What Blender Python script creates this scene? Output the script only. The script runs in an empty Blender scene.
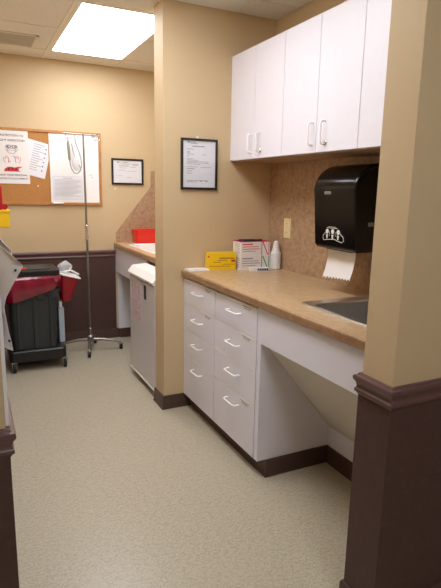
import bpy, bmesh, math, random
from mathutils import Vector, Matrix
random.seed(5)
S = bpy.context.scene
C = S.collection

# ------------------------------------------------------------------ materials
def lin(v):
    v /= 255.0
    return v / 12.92 if v <= 0.04045 else ((v + 0.055) / 1.055) ** 2.4
def rgb(r, g, b):
    return (lin(r), lin(g), lin(b), 1.0)

def mat(name, col, rough=0.5, metal=0.0, spec=0.5, noise=None, bump=0.0, bscale=200.0, coat=0.0, trans=0.0, alpha=1.0, sss=0.0):
    """noise = list of (scale, detail, second colour, low, high, amount)"""
    m = bpy.data.materials.new(name); m.use_nodes = True
    nt = m.node_tree; b = nt.nodes['Principled BSDF']
    b.inputs['Base Color'].default_value = col
    b.inputs['Roughness'].default_value = rough
    b.inputs['Metallic'].default_value = metal
    b.inputs['Specular IOR Level'].default_value = spec
    b.inputs['Coat Weight'].default_value = coat
    b.inputs['Transmission Weight'].default_value = trans
    b.inputs['Alpha'].default_value = alpha
    tc = nt.nodes.new('ShaderNodeTexCoord')
    cur = None
    for sc, det, c2, lo, hi, amt in (noise or [(30.0, 3.0, tuple(x * 0.975 for x in col[:3]) + (1,), 0.4, 0.7, 0.6)]):
        n = nt.nodes.new('ShaderNodeTexNoise'); n.inputs['Scale'].default_value = sc; n.inputs['Detail'].default_value = det
        nt.links.new(tc.outputs['Object'], n.inputs['Vector'])
        r = nt.nodes.new('ShaderNodeMapRange')
        r.inputs['From Min'].default_value = lo; r.inputs['From Max'].default_value = hi
        r.inputs['To Max'].default_value = amt
        nt.links.new(n.outputs['Fac'], r.inputs['Value'])
        x = nt.nodes.new('ShaderNodeMix'); x.data_type = 'RGBA'
        nt.links.new(r.outputs['Result'], x.inputs[0])
        if cur is None: x.inputs[6].default_value = col
        else: nt.links.new(cur, x.inputs[6])
        x.inputs[7].default_value = c2
        cur = x.outputs[2]
    nt.links.new(cur, b.inputs['Base Color'])
    if bump:
        n = nt.nodes.new('ShaderNodeTexNoise'); n.inputs['Scale'].default_value = bscale; n.inputs['Detail'].default_value = 2
        nt.links.new(tc.outputs['Object'], n.inputs['Vector'])
        bp = nt.nodes.new('ShaderNodeBump'); bp.inputs['Strength'].default_value = bump; bp.inputs['Distance'].default_value = 0.002
        nt.links.new(n.outputs['Fac'], bp.inputs['Height'])
        nt.links.new(bp.outputs['Normal'], b.inputs['Normal'])
    return m

def floor_material():
    m = mat('vinyl_floor', rgb(188, 177, 148), rough=0.3, spec=0.4)
    nt = m.node_tree; b = nt.nodes['Principled BSDF']
    for l in list(b.inputs['Base Color'].links): nt.links.remove(l)
    tc = nt.nodes.new('ShaderNodeTexCoord')
    cur = None
    base = rgb(187, 178, 158)
    mp = nt.nodes.new('ShaderNodeMapping'); mp.inputs['Scale'].default_value = (1, 2.6, 1); mp.inputs['Rotation'].default_value = (0, 0, 0.5)
    nt.links.new(tc.outputs['Object'], mp.inputs['Vector'])
    mp2 = nt.nodes.new('ShaderNodeMapping'); mp2.inputs['Scale'].default_value = (2.4, 1, 1); mp2.inputs['Rotation'].default_value = (0, 0, 0.25)
    nt.links.new(tc.outputs['Object'], mp2.inputs['Vector'])
    for vec, sc, c2, lo, hi, amt in ((mp, 42, rgb(160, 151, 134), .48, .62, .7), (mp2, 62, rgb(196, 188, 170), .42, .78, .6),
                                     (mp2, 90, rgb(170, 148, 108), .52, .64, .75), (mp, 100, rgb(148, 145, 140), .52, .64, .65),
                                     (mp, 1.5, rgb(182, 172, 150), .4, .7, .3)):
        n = nt.nodes.new('ShaderNodeTexNoise'); n.inputs['Scale'].default_value = sc; n.inputs['Detail'].default_value = 2
        nt.links.new(vec.outputs[0], n.inputs['Vector'])
        r = nt.nodes.new('ShaderNodeMapRange'); r.inputs['From Min'].default_value = lo; r.inputs['From Max'].default_value = hi; r.inputs['To Max'].default_value = amt
        nt.links.new(n.outputs['Fac'], r.inputs['Value'])
        x = nt.nodes.new('ShaderNodeMix'); x.data_type = 'RGBA'
        nt.links.new(r.outputs['Result'], x.inputs[0])
        if cur is None: x.inputs[6].default_value = base
        else: nt.links.new(cur, x.inputs[6])
        x.inputs[7].default_value = c2; cur = x.outputs[2]
    # thin seams between the 12 inch vinyl tiles
    br = nt.nodes.new('ShaderNodeTexBrick'); br.offset = 0.0
    br.inputs['Scale'].default_value = 1.0; br.inputs['Brick Width'].default_value = 0.305; br.inputs['Row Height'].default_value = 0.305
    br.inputs['Mortar Size'].default_value = 0.0012; br.inputs['Mortar Smooth'].default_value = 0.3
    nt.links.new(tc.outputs['Object'], br.inputs['Vector'])
    mm = nt.nodes.new('ShaderNodeMath'); mm.operation = 'MULTIPLY'; mm.inputs[1].default_value = 0.14
    nt.links.new(br.outputs['Fac'], mm.inputs[0])
    x = nt.nodes.new('ShaderNodeMix'); x.data_type = 'RGBA'
    nt.links.new(mm.outputs[0], x.inputs[0]); nt.links.new(cur, x.inputs[6]); x.inputs[7].default_value = rgb(110, 103, 85)
    nt.links.new(x.outputs[2], b.inputs['Base Color'])
    return m

def emit(name, strength, col=(1, 1, 1, 1)):
    m = bpy.data.materials.new(name); m.use_nodes = True
    nt = m.node_tree; nt.nodes.clear()
    o = nt.nodes.new('ShaderNodeOutputMaterial'); e = nt.nodes.new('ShaderNodeEmission')
    e.inputs['Strength'].default_value = strength; e.inputs['Color'].default_value = col
    nt.links.new(e.outputs[0], o.inputs[0]); return m

def glass_pane():
    m = bpy.data.materials.new('picture_glass'); m.use_nodes = True
    nt = m.node_tree; nt.nodes.clear()
    o = nt.nodes.new('ShaderNodeOutputMaterial'); t = nt.nodes.new('ShaderNodeBsdfTransparent'); g = nt.nodes.new('ShaderNodeBsdfGlossy')
    g.inputs['Roughness'].default_value = 0.05
    mx = nt.nodes.new('ShaderNodeMixShader'); mx.inputs[0].default_value = 0.05
    nt.links.new(t.outputs[0], mx.inputs[1]); nt.links.new(g.outputs[0], mx.inputs[2]); nt.links.new(mx.outputs[0], o.inputs[0])
    return m

M = {}
M['wall'] = mat('tan_wall_paint', rgb(206, 183, 147), rough=0.62, spec=0.3, bump=0.06, bscale=350)
M['wainscot'] = mat('brown_wall_covering', rgb(84, 60, 56), rough=0.5, spec=0.35, noise=[(160, 3, rgb(70, 48, 46), .4, .7, .6), (40, 2, rgb(94, 70, 66), .5, .75, .4)], bump=0.15, bscale=240)
M['rail'] = mat('brown_rail_paint', rgb(100, 73, 71), rough=0.32, spec=0.5)
M['base'] = mat('brown_cove_base', rgb(82, 60, 54), rough=0.45)
M['floor'] = floor_material()
M['tile'] = mat('ceiling_tile', rgb(229, 226, 218), rough=0.9, spec=0.1, noise=[(120, 4, rgb(206, 199, 184), .5, .7, .7)], bump=0.2, bscale=120)
M['tee'] = mat('ceiling_grid_metal', rgb(228, 222, 208), rough=0.5)
M['vent'] = mat('vent_metal', rgb(222, 216, 202), rough=0.5)
M['dark'] = mat('dark_gap', rgb(30, 28, 26), rough=0.8)
M['splash'] = mat('mottled_laminate_splash', rgb(178, 148, 118), rough=0.42, noise=[(28, 5, rgb(152, 120, 96), .45, .62, .7), (60, 4, rgb(198, 172, 142), .52, .66, .6), (95, 3, rgb(164, 124, 110), .55, .66, .5)])
M['counter'] = mat('mottled_laminate_top', rgb(198, 168, 128), rough=0.3, spec=0.5, noise=[(26, 5, rgb(176, 142, 106), .45, .62, .6), (55, 4, rgb(214, 190, 154), .52, .66, .6), (95, 3, rgb(178, 140, 114), .56, .66, .45)])
M['edge'] = mat('mottled_laminate_edge', rgb(160, 128, 98), rough=0.35, noise=[(30, 5, rgb(140, 100, 70), .45, .62, .7), (60, 4, rgb(190, 150, 110), .52, .66, .6)])
M['lam'] = mat('white_laminate', rgb(232, 231, 243), rough=0.38, spec=0.45)
M['shadedwhite'] = mat('shade_toned_panel', rgb(220, 214, 204), rough=0.5)  # off-white tone puts the downward face's weaker light into the colour
M['lamedge'] = mat('white_laminate_edge', rgb(240, 238, 236), rough=0.4)
M['seam'] = mat('grey_seam', rgb(120, 116, 118), rough=0.6)
M['pull'] = mat('white_pull', rgb(248, 248, 250), rough=0.3)
M['chrome'] = mat('chrome', rgb(226, 226, 226), rough=0.25, metal=1.0)
M['steel'] = mat('brushed_steel', rgb(206, 205, 203), rough=0.28, metal=0.97, noise=[(80, 2, rgb(190, 188, 186), .4, .7, .5)])
M['greymetal'] = mat('grey_pole_metal', rgb(150, 144, 138), rough=0.35, metal=0.8)
M['black'] = mat('black_gloss_plastic', rgb(11, 11, 12), rough=0.16, spec=0.32)
M['blackm'] = mat('black_matt_plastic', rgb(22, 24, 25), rough=0.42)
M['bin'] = mat('charcoal_bin_plastic', rgb(48, 53, 54), rough=0.5, bump=0.1)
M['rubber'] = mat('black_rubber', rgb(18, 18, 18), rough=0.6)
M['bag'] = mat('red_bag_film', rgb(142, 14, 50), rough=0.14, spec=0.8, noise=[(14, 4, rgb(100, 10, 36), .4, .65, .8)], bump=0.6, bscale=22)
M['red'] = mat('red_plastic', rgb(176, 18, 28), rough=0.38)
M['darkred'] = mat('dark_red_plastic', rgb(150, 14, 34), rough=0.4)
M['redbright'] = mat('bright_red_plastic', rgb(236, 44, 26), rough=0.38)
M['orange'] = mat('orange_plastic', rgb(222, 74, 28), rough=0.45)
M['yellow'] = mat('yellow_plastic', rgb(240, 196, 24), rough=0.4)
M['yellowcard'] = mat('yellow_card', rgb(242, 200, 20), rough=0.45)
M['paper'] = mat('white_paper', rgb(236, 234, 236), rough=0.7)
M['paperb'] = mat('blueish_paper', rgb(233, 235, 244), rough=0.7)
M['print'] = mat('grey_print', rgb(142, 142, 150), rough=0.7)
M['printl'] = mat('pale_grey_print', rgb(182, 182, 190), rough=0.7)
M['ink'] = mat('dark_ink', rgb(48, 46, 58), rough=0.6)
M['navy'] = mat('navy_ink', rgb(40, 44, 104), rough=0.6)
M['redink'] = mat('red_ink', rgb(206, 48, 52), rough=0.6)
M['plumink'] = mat('plum_ink', rgb(132, 76, 104), rough=0.6)
M['pinkink'] = mat('crimson_ink', rgb(206, 44, 84), rough=0.6)
M['greenink'] = mat('teal_ink', rgb(42, 140, 112), rough=0.6)
M['pinkpaper'] = mat('pale_pink_print', rgb(214, 196, 204), rough=0.7, noise=[(40, 3, rgb(186, 150, 166), .5, .62, .7)])
M['brownprint'] = mat('brown_print', rgb(150, 84, 20), rough=0.6)
M['wood'] = mat('honey_wood', rgb(190, 134, 74), rough=0.42, noise=[(40, 4, rgb(164, 108, 54), .4, .7, .7)])
M['cork'] = mat('cork', rgb(186, 132, 76), rough=0.9, noise=[(140, 4, rgb(168, 114, 60), .45, .65, .6), (200, 2, rgb(198, 148, 92), .55, .7, .4)])
M['whiteboard'] = mat('whiteboard_enamel', rgb(244, 244, 247), rough=0.2)
M['frame'] = mat('black_frame', rgb(34, 30, 28), rough=0.4)
M['glass'] = glass_pane()
M['porcelain'] = mat('white_sink_enamel', rgb(242, 240, 238), rough=0.2)
M['appliance'] = mat('white_appliance_enamel', rgb(214, 210, 214), rough=0.35)
M['appltop'] = mat('white_appliance_top', rgb(240, 240, 240), rough=0.3)
M['beige'] = mat('beige_outlet_plastic', rgb(232, 216, 172), rough=0.4)
M['whiteplastic'] = mat('white_plastic', rgb(236, 236, 238), rough=0.35)
M['milky'] = mat('milky_plastic', rgb(232, 233, 238), rough=0.3, trans=0.05)
M['film'] = mat('grey_film', rgb(190, 192, 198), rough=0.2, trans=0.2)
M['softwhite'] = mat('soft_white_plastic', rgb(216, 216, 220), rough=0.3)
M['tube'] = mat('clear_tubing', rgb(196, 198, 200), rough=0.15, trans=0.35)
M['greygrip'] = mat('grey_grip', rgb(146, 143, 134), rough=0.5)
M['paleblue'] = mat('pale_blue_plastic', rgb(176, 190, 206), rough=0.4)
M['emblem'] = mat('white_emblem', rgb(226, 226, 222), rough=0.5)
M['sensor'] = mat('grey_sensor', rgb(120, 122, 126), rough=0.25)
M['lamp'] = emit('lamp_diffuser', 11.0, (0.955, 0.97, 1.0, 1))

# ------------------------------------------------------------------ mesh helpers
def B(): return bmesh.new()

def box(bm, x0, x1, y0, y1, z0, z1, bev=0.0, seg=2, mtx=None):
    lo = (min(x0, x1), min(y0, y1), min(z0, z1)); hi = (max(x0, x1), max(y0, y1), max(z0, z1))
    r = bmesh.ops.create_cube(bm, size=1.0)
    vs = r['verts']
    for v in vs:
        v.co = Vector([lo[i] + (v.co[i] + 0.5) * (hi[i] - lo[i]) for i in range(3)])
    if bev:
        es = list({e for v in vs for e in v.link_edges})
        q = bmesh.ops.bevel(bm, geom=es, offset=bev, segments=seg, affect='EDGES', profile=0.5)
        vs = list(set([v for v in q['verts'] if v.is_valid] + [v for v in vs if v.is_valid]))
        vs = list({v for f in q['faces'] for v in f.verts} | set(vs))
    if mtx is not None:
        seen = set(); st = [v for v in vs if v.is_valid]
        while st:
            v = st.pop()
            if v in seen: continue
            seen.add(v)
            for e in v.link_edges: st.append(e.other_vert(v))
        for v in seen: v.co = mtx @ v.co
    return bm

def prism(bm, pts, axis, a, b):
    """closed 2D polygon swept along an axis ('x': pts are (y,z); 'y': (x,z); 'z': (x,y))"""
    def P(p, t):
        return {'x': (t, p[0], p[1]), 'y': (p[0], t, p[1]), 'z': (p[0], p[1], t)}[axis]
    A = [bm.verts.new(P(p, a)) for p in pts]; D = [bm.verts.new(P(p, b)) for p in pts]
    n = len(pts)
    bm.faces.new(A); bm.faces.new(D[::-1])
    for i in range(n): bm.faces.new((A[i], D[i], D[(i + 1) % n], A[(i + 1) % n]))
    return bm

def loft(bm, loops, cap0=True, cap1=True, close=True):
    R = [[bm.verts.new(p) for p in l] for l in loops]
    n = len(R[0])
    for a, b in zip(R, R[1:]):
        for i in range(n if close else n - 1):
            j = (i + 1) % n
            bm.faces.new((a[i], a[j], b[j], b[i]))
    if cap0: bm.faces.new(R[0][::-1])
    if cap1: bm.faces.new(R[-1])
    return bm

def rrect(x0, x1, y0, y1, r, z, n=5):
    o = []
    for cx, cy, a0 in ((x1 - r, y1 - r, 0), (x0 + r, y1 - r, 90), (x0 + r, y0 + r, 180), (x1 - r, y0 + r, 270)):
        for k in range(n + 1):
            a = math.radians(a0 + 90 * k / n)
            o.append((cx + r * math.cos(a), cy + r * math.sin(a), z))
    return o

def lathe(bm, prof, c, n=20, axis='z'):
    """prof = [(radius, t)] along an axis through c"""
    loops = []
    for r, t in prof:
        l = []
        for k in range(n):
            a = 2 * math.pi * k / n
            u, v = r * math.cos(a), r * math.sin(a)
            l.append({'z': (c[0] + u, c[1] + v, c[2] + t), 'x': (c[0] + t, c[1] + u, c[2] + v), 'y': (c[0] + u, c[1] + t, c[2] + v)}[axis])
        loops.append(l)
    return loft(bm, loops)

def tube(bm, pts, r, n=8, closed=False, flat=None):
    pts = [Vector(p) for p in pts]
    m = len(pts); rings = []
    ref = None
    for i, p in enumerate(pts):
        a = pts[i - 1] if (i > 0 or closed) else p
        b = pts[(i + 1) % m] if (i < m - 1 or closed) else p
        t = (b - a).normalized()
        if ref is None:
            ref = t.orthogonal().normalized()
        ref = (ref - t * ref.dot(t))
        if ref.length < 1e-6: ref = t.orthogonal()
        ref.normalize()
        s = t.cross(ref)
        rr = r[i] if isinstance(r, (list, tuple)) else r
        rings.append([p + (ref * math.cos(2 * math.pi * k / n) + s * math.sin(2 * math.pi * k / n)) * rr for k in range(n)])
    if closed: rings.append(rings[0])
    if closed:
        R = [[bm.verts.new(q) for q in l] for l in rings[:-1]]
        for i in range(len(R)):
            a, b = R[i], R[(i + 1) % len(R)]
            for k in range(n): bm.faces.new((a[k], a[(k + 1) % n], b[(k + 1) % n], b[k]))
    else:
        loft(bm, rings)
    return bm

def arc(c, r, a0, a1, n, plane='xz'):
    o = []
    for k in range(n + 1):
        a = math.radians(a0 + (a1 - a0) * k / n)
        u, v = r * math.cos(a), r * math.sin(a)
        o.append({'xz': (c[0] + u, c[1], c[2] + v), 'yz': (c[0], c[1] + u, c[2] + v), 'xy': (c[0] + u, c[1] + v, c[2])}[plane])
    return o

def sweep(bm, path, prof, flip=1):
    """moulding: prof = [(offset, z)], swept with mitres along a plan path; offset goes to the left of travel (flip=1)"""
    P = [Vector(p) for p in path]; n = len(P); dirs = []
    for i in range(n):
        d0 = (P[i] - P[i - 1]).normalized() if i > 0 else None
        d1 = (P[i + 1] - P[i]).normalized() if i < n - 1 else None
        n0 = Vector((-d0.y, d0.x)) if d0 else None
        n1 = Vector((-d1.y, d1.x)) if d1 else None
        if n0 is None: m = n1
        elif n1 is None: m = n0
        else:
            m = (n0 + n1); m = m / max(m.dot(n0), 1e-6)
        dirs.append(m * flip)
    loops = [[(P[i].x + dirs[i].x * o, P[i].y + dirs[i].y * o, z) for o, z in prof] for i in range(n)]
    return loft(bm, loops)

def patch(bm, grid):
    V = [[bm.verts.new(p) for p in row] for row in grid]
    for a, b in zip(V, V[1:]):
        for i in range(len(a) - 1): bm.faces.new((a[i], a[i + 1], b[i + 1], b[i]))
    return bm

def thicken(bm, d):
    bmesh.ops.recalc_face_normals(bm, faces=bm.faces)
    bmesh.ops.solidify(bm, geom=list(bm.faces), thickness=d)
    return bm

def text_into(bm, s, width, height, mtx, depth=0.0006, weight=0.0):
    cu = bpy.data.curves.new('t', 'FONT'); cu.body = s; cu.align_x = 'CENTER'; cu.size = 1; cu.extrude = 0.0; cu.offset = weight
    ob = bpy.data.objects.new('t', cu); C.objects.link(ob)
    bpy.context.view_layer.update()
    ev = ob.evaluated_get(bpy.context.evaluated_depsgraph_get()); me = bpy.data.meshes.new_from_object(ev)
    xs = [v.co.x for v in me.vertices]; ys = [v.co.y for v in me.vertices]
    sx = width / (max(xs) - min(xs)); sy = height / (max(ys) - min(ys)); cx = (max(xs) + min(xs)) / 2; y0 = min(ys)
    k = len(bm.verts); bm.from_mesh(me); bm.verts.ensure_lookup_table()
    nv = bm.verts[k:]
    for v in nv:
        v.co = mtx @ Vector(((v.co.x - cx) * sx, (v.co.y - y0) * sy, depth))
    bpy.data.objects.remove(ob); bpy.data.curves.remove(cu); bpy.data.meshes.remove(me)
    return bm
def onback(x, y, z):      # writing on a surface that faces -y
    return Matrix(((1, 0, 0, x), (0, 0, -1, y), (0, 1, 0, z), (0, 0, 0, 1)))
def onside(x, y, z):      # writing on a surface that faces -x
    return Matrix(((0, 0, -1, x), (-1, 0, 0, y), (0, 1, 0, z), (0, 0, 0, 1)))

WL = {}
def _finish(bm, name, m, off, smooth):
    bmesh.ops.recalc_face_normals(bm, faces=bm.faces)
    if off is not None: bmesh.ops.translate(bm, verts=bm.verts, vec=-Vector(off))
    me = bpy.data.meshes.new(name); bm.to_mesh(me); bm.free()
    me.materials.append(M[m])
    if smooth:
        for p in me.polygons: p.use_smooth = True
        try: me.set_sharp_from_angle(angle=math.radians(38))
        except Exception: pass
    return me
def thing(name, label, cat, loc, group=None, rz=0.0):
    o = bpy.data.objects.new(name, None); C.objects.link(o); o.empty_display_size = 0.05
    o.location = loc; o.rotation_euler = (0, 0, rz); o['label'] = label; o['category'] = cat
    if group: o['group'] = group
    WL[o] = Vector(loc); return o
def wn_mod(o):
    m = o.modifiers.new('weighted_normal', 'WEIGHTED_NORMAL'); m.keep_sharp = True; m.weight = 100
def part(name, bm, m, parent, label=None, local=False, smooth=True):
    off = None if local else WL[parent]
    o = bpy.data.objects.new(name, _finish(bm, name, m, off, smooth)); C.objects.link(o); o.parent = parent
    if smooth: wn_mod(o)
    WL[o] = WL[parent]
    if label: o['label'] = label
    return o
def solo(name, bm, m, label, cat, group=None, smooth=True):
    xs = [v.co for v in bm.verts]
    loc = Vector(((min(v.x for v in xs) + max(v.x for v in xs)) / 2, (min(v.y for v in xs) + max(v.y for v in xs)) / 2, min(v.z for v in xs)))
    o = bpy.data.objects.new(name, _finish(bm, name, m, loc, smooth)); C.objects.link(o); o.location = loc
    o['label'] = label; o['category'] = cat
    if smooth: wn_mod(o)
    if group: o['group'] = group
    WL[o] = loc; return o
def struct(name, bm, m, parent=None, smooth=False):
    o = bpy.data.objects.new(name, _finish(bm, name, m, None, smooth)); C.objects.link(o)
    WL[o] = Vector((0, 0, 0))
    if smooth: wn_mod(o)
    if parent: o.parent = parent
    else: o['kind'] = 'structure'
    return o

# ------------------------------------------------------------------ camera
cam = bpy.data.cameras.new('camera'); co = bpy.data.objects.new('camera', cam); C.objects.link(co)
yaw, pitch, roll, f = 0.4586, -0.1981, 0.0195, 510.48
cy_, sy_, cp, sp, cr, sr = math.cos(yaw), math.sin(yaw), math.cos(pitch), math.sin(pitch), math.cos(roll), math.sin(roll)
fw = Vector((sy_ * cp, cy_ * cp, sp)); rt = Vector((cy_, -sy_, 0)); up = rt.cross(fw)
r2 = rt * cr + up * sr; u2 = up * cr - rt * sr
co.matrix_world = Matrix(((r2.x, u2.x, -fw.x, -1.1644), (r2.y, u2.y, -fw.y, -2.915), (r2.z, u2.z, -fw.z, 1.379), (0, 0, 0, 1)))
cam.sensor_fit = 'HORIZONTAL'; cam.sensor_width = 36.0; cam.lens = 36.0 * f / 441.0; cam.clip_start = 0.02
S.camera = co

# ------------------------------------------------------------------ room shell
H = 0.90; CT = 0.039; XW = 0.6235; YB = 1.734; ZC = 2.418
XS, TS = -0.116, 0.154            # the middle partition: end and thickness
XR, YR, YR2 = -0.095, -1.886, -1.758   # the entry stub on the right
XL, YLF = -1.12, -1.72            # the left wall and where it ends
XH0, XH1, YH = -3.0, 2.2, -5.2    # the hall the camera stands in

struct('floor', box(B(), XH0, XH1, YH, YB, -0.06, 0), 'floor')
ceil = struct('ceiling', box(B(), XH0, XH1, YH, YB, ZC, ZC + 0.06), 'tile')
g = B()
def tee_x(x, y0, y1): box(g, x - .012, x + .012, y0, y1, ZC - .004, ZC + .001)
def tee_y(y, x0, x1): box(g, x0, x1, y - .012, y + .012, ZC - .0035, ZC + .001)
for x in (-.53, .075): tee_x(x, TS + .005, YB - .002)
for y in (1.465, .245): tee_y(y, -1.115, .62)
tee_y(.865, -1.115, -.53); tee_y(.865, .075, .62)
for x in (-2.70, -2.09, -1.48, -.87, -.26, .35, .96, 1.57): tee_x(x, YH + .01, -1.9)
for x in (-.87, -.26, .35): tee_x(x, -1.9, -.004)
for y in (-1.445, -.225): tee_y(y, -1.115, .62)
tee_y(-.835, -.26, .62)
for y in (-2.70, -3.31, -3.92, -4.53): tee_y(y, -2.95, 2.15)
struct('ceiling_grid', g, 'tee', ceil)
wb = struct('wall_back', box(B(), XL - .1, XW + .1, YB, YB + .1, 0, ZC), 'wall')
wl = struct('wall_left', box(B(), XL - .1, XL, YLF, YB, 0, ZC), 'wall')
wr = struct('wall_right', box(B(), XW, XW + .1, YR2, YB, 0, ZC), 'wall')
wp = struct('wall_partition', box(B(), XS, XW, 0, TS, 0, ZC, .003), 'wall', smooth=True)
we = struct('wall_entry_right', box(B(), XR, XH1, YR, YR2, 0, ZC, .003), 'wall', smooth=True)
wn = struct('wall_entry_left', box(B(), XH0, XL - .1, YLF, YLF + .1, 0, ZC), 'wall')
struct('wall_hall_left', box(B(), XH0 - .1, XH0, YH, YLF + .1, 0, ZC), 'wall')
struct('wall_hall_right', box(B(), XH1, XH1 + .1, YH, YR2, 0, ZC), 'wall')
struct('wall_hall_back', box(B(), XH0 - .1, XH1 + .1, YH - .1, YH, 0, ZC), 'wall')
# brown wainscot, chair rail, cove base
ZR = 0.834
RAIL = [(0, ZR - .07), (0, ZR), (.011, ZR), (.0145, ZR - .005), (.0245, ZR - .008), (.028, ZR - .014), (.026, ZR - .022), (.018, ZR - .03),
        (.0145, ZR - .04), (.016, ZR - .047), (.021, ZR - .051), (.0205, ZR - .059), (.0145, ZR - .063), (.009, ZR - .07)]
RAIL = [(o * .74, z) for o, z in RAIL]
WAIN = [(0, .002), (0, ZR - .066), (.006, ZR - .066), (.006, .002)]
BASE = [(.0, 0), (.0, .0884), (.007, .0884), (.0095, .08), (.0105, .012), (.016, 0)]
entry = [(XR + .02, YR2), (XR, YR2), (XR, YR), (XH1 - .01, YR)]
leftp = [(XL - .7, YLF), (XL, YLF), (XL, YB)]
backp = [(XL + .03, YB), (0.035, YB)]
struct('wainscot', sweep(B(), entry, WAIN, -1), 'wainscot', we)
struct('wainscot', sweep(B(), leftp, WAIN, -1), 'wainscot', wl)
struct('wainscot', sweep(B(), backp, WAIN, -1), 'wainscot', wb)
entryr = [(XR + .045, YR2), (XR, YR2), (XR, YR), (XH1 - .01, YR)]
struct('trim_1', sweep(B(), entryr, RAIL, -1), 'rail', smooth=True)
struct('trim_2', sweep(B(), leftp, RAIL, -1), 'rail', smooth=True)
struct('trim_3', sweep(B(), backp, RAIL, -1), 'rail', smooth=True)
def off(prof, d): return [(o + d if i > 1 else o, z) for i, (o, z) in enumerate(prof)]
struct('baseboard_back', sweep(B(), [(XL + .03, YB), (0.30, YB)], off(BASE, .006), -1), 'base', smooth=True)
struct('baseboard_left', sweep(B(), leftp, off(BASE, .006), -1), 'base', smooth=True)
struct('baseboard_entry', sweep(B(), entry, off(BASE, .006), -1), 'base', smooth=True)
struct('baseboard_partition', sweep(B(), [(XS + .03, TS), (XS, TS), (XS, 0), (.065, 0)], BASE, -1), 'base', smooth=True)
XP, YP, XK = .065, -.965, .446
struct('baseboard_kneespace', sweep(B(), [(XP + .012, -.0125), (XP + .012, YP + .012), (XK, YP + .012), (XK, YR2)], BASE, -1), 'base', smooth=True)
struct('wall_kneespace', box(B(), XK, XK + .02, YR2, YP + .02, 0, .30), 'lam')

# ------------------------------------------------------------------ ceiling fittings
def ceiling_light(x0, x1, y0, y1, label):
    t = thing('ceiling_light', label, 'ceiling light', ((x0 + x1) / 2, (y0 + y1) / 2, ZC - .006), 'recessed fluorescent ceiling lights')
    fr = B()
    for a in ((x0, x0 + .022, y0, y1), (x1 - .022, x1, y0, y1), (x0 + .022, x1 - .022, y0, y0 + .022), (x0 + .022, x1 - .022, y1 - .022, y1)):
        box(fr, *a, ZC - .006, ZC - .001, .0015)
    part('frame', fr, 'tee', t)
    part('diffuser', box(B(), x0 + .022, x1 - .022, y0 + .022, y1 - .022, ZC - .0045, ZC - .0015), 'lamp', t)
ceiling_light(-.518, .063, .257, 1.453, 'bright white rectangular ceiling light panel over the aisle by the alcove')
ceiling_light(-.858, -.272, -1.433, -.237, 'bright white rectangular ceiling light panel above the aisle beside the wall cabinets')
ceiling_light(-.858, -.272, -3.908, -2.712, 'bright white rectangular ceiling light panel out in the hall before the entry')
v = thing('air_vent', 'off-white louvred air vent in the ceiling left of the light', 'air vent', (-.79, 1.26, ZC - .008))
fr = B(); vx0, vx1, vy0, vy1 = -.945, -.632, 1.09, 1.43
for a in ((vx0, vx0 + .02, vy0, vy1), (vx1 - .02, vx1, vy0, vy1), (vx0, vx1, vy0, vy0 + .02), (vx0, vx1, vy1 - .02, vy1)): box(fr, *a, ZC - .008, ZC - .001, .002)
part('frame', fr, 'vent', v)
part('backing', box(B(), vx0 + .015, vx1 - .015, vy0 + .015, vy1 - .015, ZC - .0025, ZC - .001), 'seam', v)
for k in range(14):
    y = vy0 + .03 + k * .0215
    part('slat', box(B(), vx0 + .02, vx1 - .02, -.0058, .0058, -.0008, .0008, mtx=Matrix.Translation((0, y, ZC - .0038)) @ Matrix.Rotation(math.radians(4), 4, 'X')), 'vent', v)

# ------------------------------------------------------------------ laminate splashes
solo('backsplash', box(B(), XW - .004, XW - .0005, YR2 + .001, -.001, H, 1.566), 'splash', 'mottled tan laminate backsplash on the wall behind the paper towel dispenser', 'backsplash')
solo('backsplash', box(B(), XW - .004, XW - .0005, TS + .001, YB - .006, H, 1.55), 'splash', 'mottled laminate backsplash on the side wall of the alcove beyond the partition', 'backsplash')
sp_ = prism(B(), [(.045, H + .001), (.045, .99), (.383, 1.41), (.383, 1.55), (XW - .005, 1.55), (XW - .005, H + .001)], 'y', YB - .005, YB - .0005)
solo('backsplash', sp_, 'splash', 'mottled laminate backsplash with diagonal cut edge on the back wall by the red tub', 'backsplash')

# ------------------------------------------------------------------ main counter
def worktop(name, x0, x1, y0, y1, hole, label):
    hx0, hx1, hy0, hy1 = hole
    t = thing(name, label, 'countertop', ((x0 + x1) / 2, (y0 + y1) / 2, H - CT))
    bm = B()
    r = .012
    # top and underside as a ring of quads round the sink cut-out
    for z, fl in ((H, 1), (H - CT, -1)):
        xa = x0 + r * .8 if z == H else x0 + .004
        o = [(xa, y0, z), (x1, y0, z), (x1, y1, z), (xa, y1, z)]
        i = [(hx0, hy0, z), (hx1, hy0, z), (hx1, hy1, z), (hx0, hy1, z)]
        O = [bm.verts.new(p) for p in o]; I = [bm.verts.new(p) for p in i]
        for k in range(4): bm.faces.new((O[k], O[(k + 1) % 4], I[(k + 1) % 4], I[k]))
    for a, b in (((hx0, hy0), (hx1, hy0)), ((hx1, hy0), (hx1, hy1)), ((hx1, hy1), (hx0, hy1)), ((hx0, hy1), (hx0, hy0)), ((x0 + .004, y0), (x1, y0)), ((x0 + .004, y1), (x1, y1)), ((x1, y0), (x1, y1))):
        bm.faces.new([bm.verts.new(p) for p in ((*a, H), (*b, H), (*b, H - CT), (*a, H - CT))])
    bmesh.ops.remove_doubles(bm, verts=bm.verts, dist=1e-5)
    part('worktop', bm, 'counter', t)
    pr = [(x0 + r * .8, H), (x0 + .0045, H - .0015), (x0 + .0012, H - .005), (x0, H - .011), (x0, H - CT + .003), (x0 + .003, H - CT), (x0 + .012, H - CT), (x0 + r * .8, H - .002)]
    part('front_edge', prism(B(), pr, 'y', y0, y1), 'edge', t)
    return t
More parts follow.
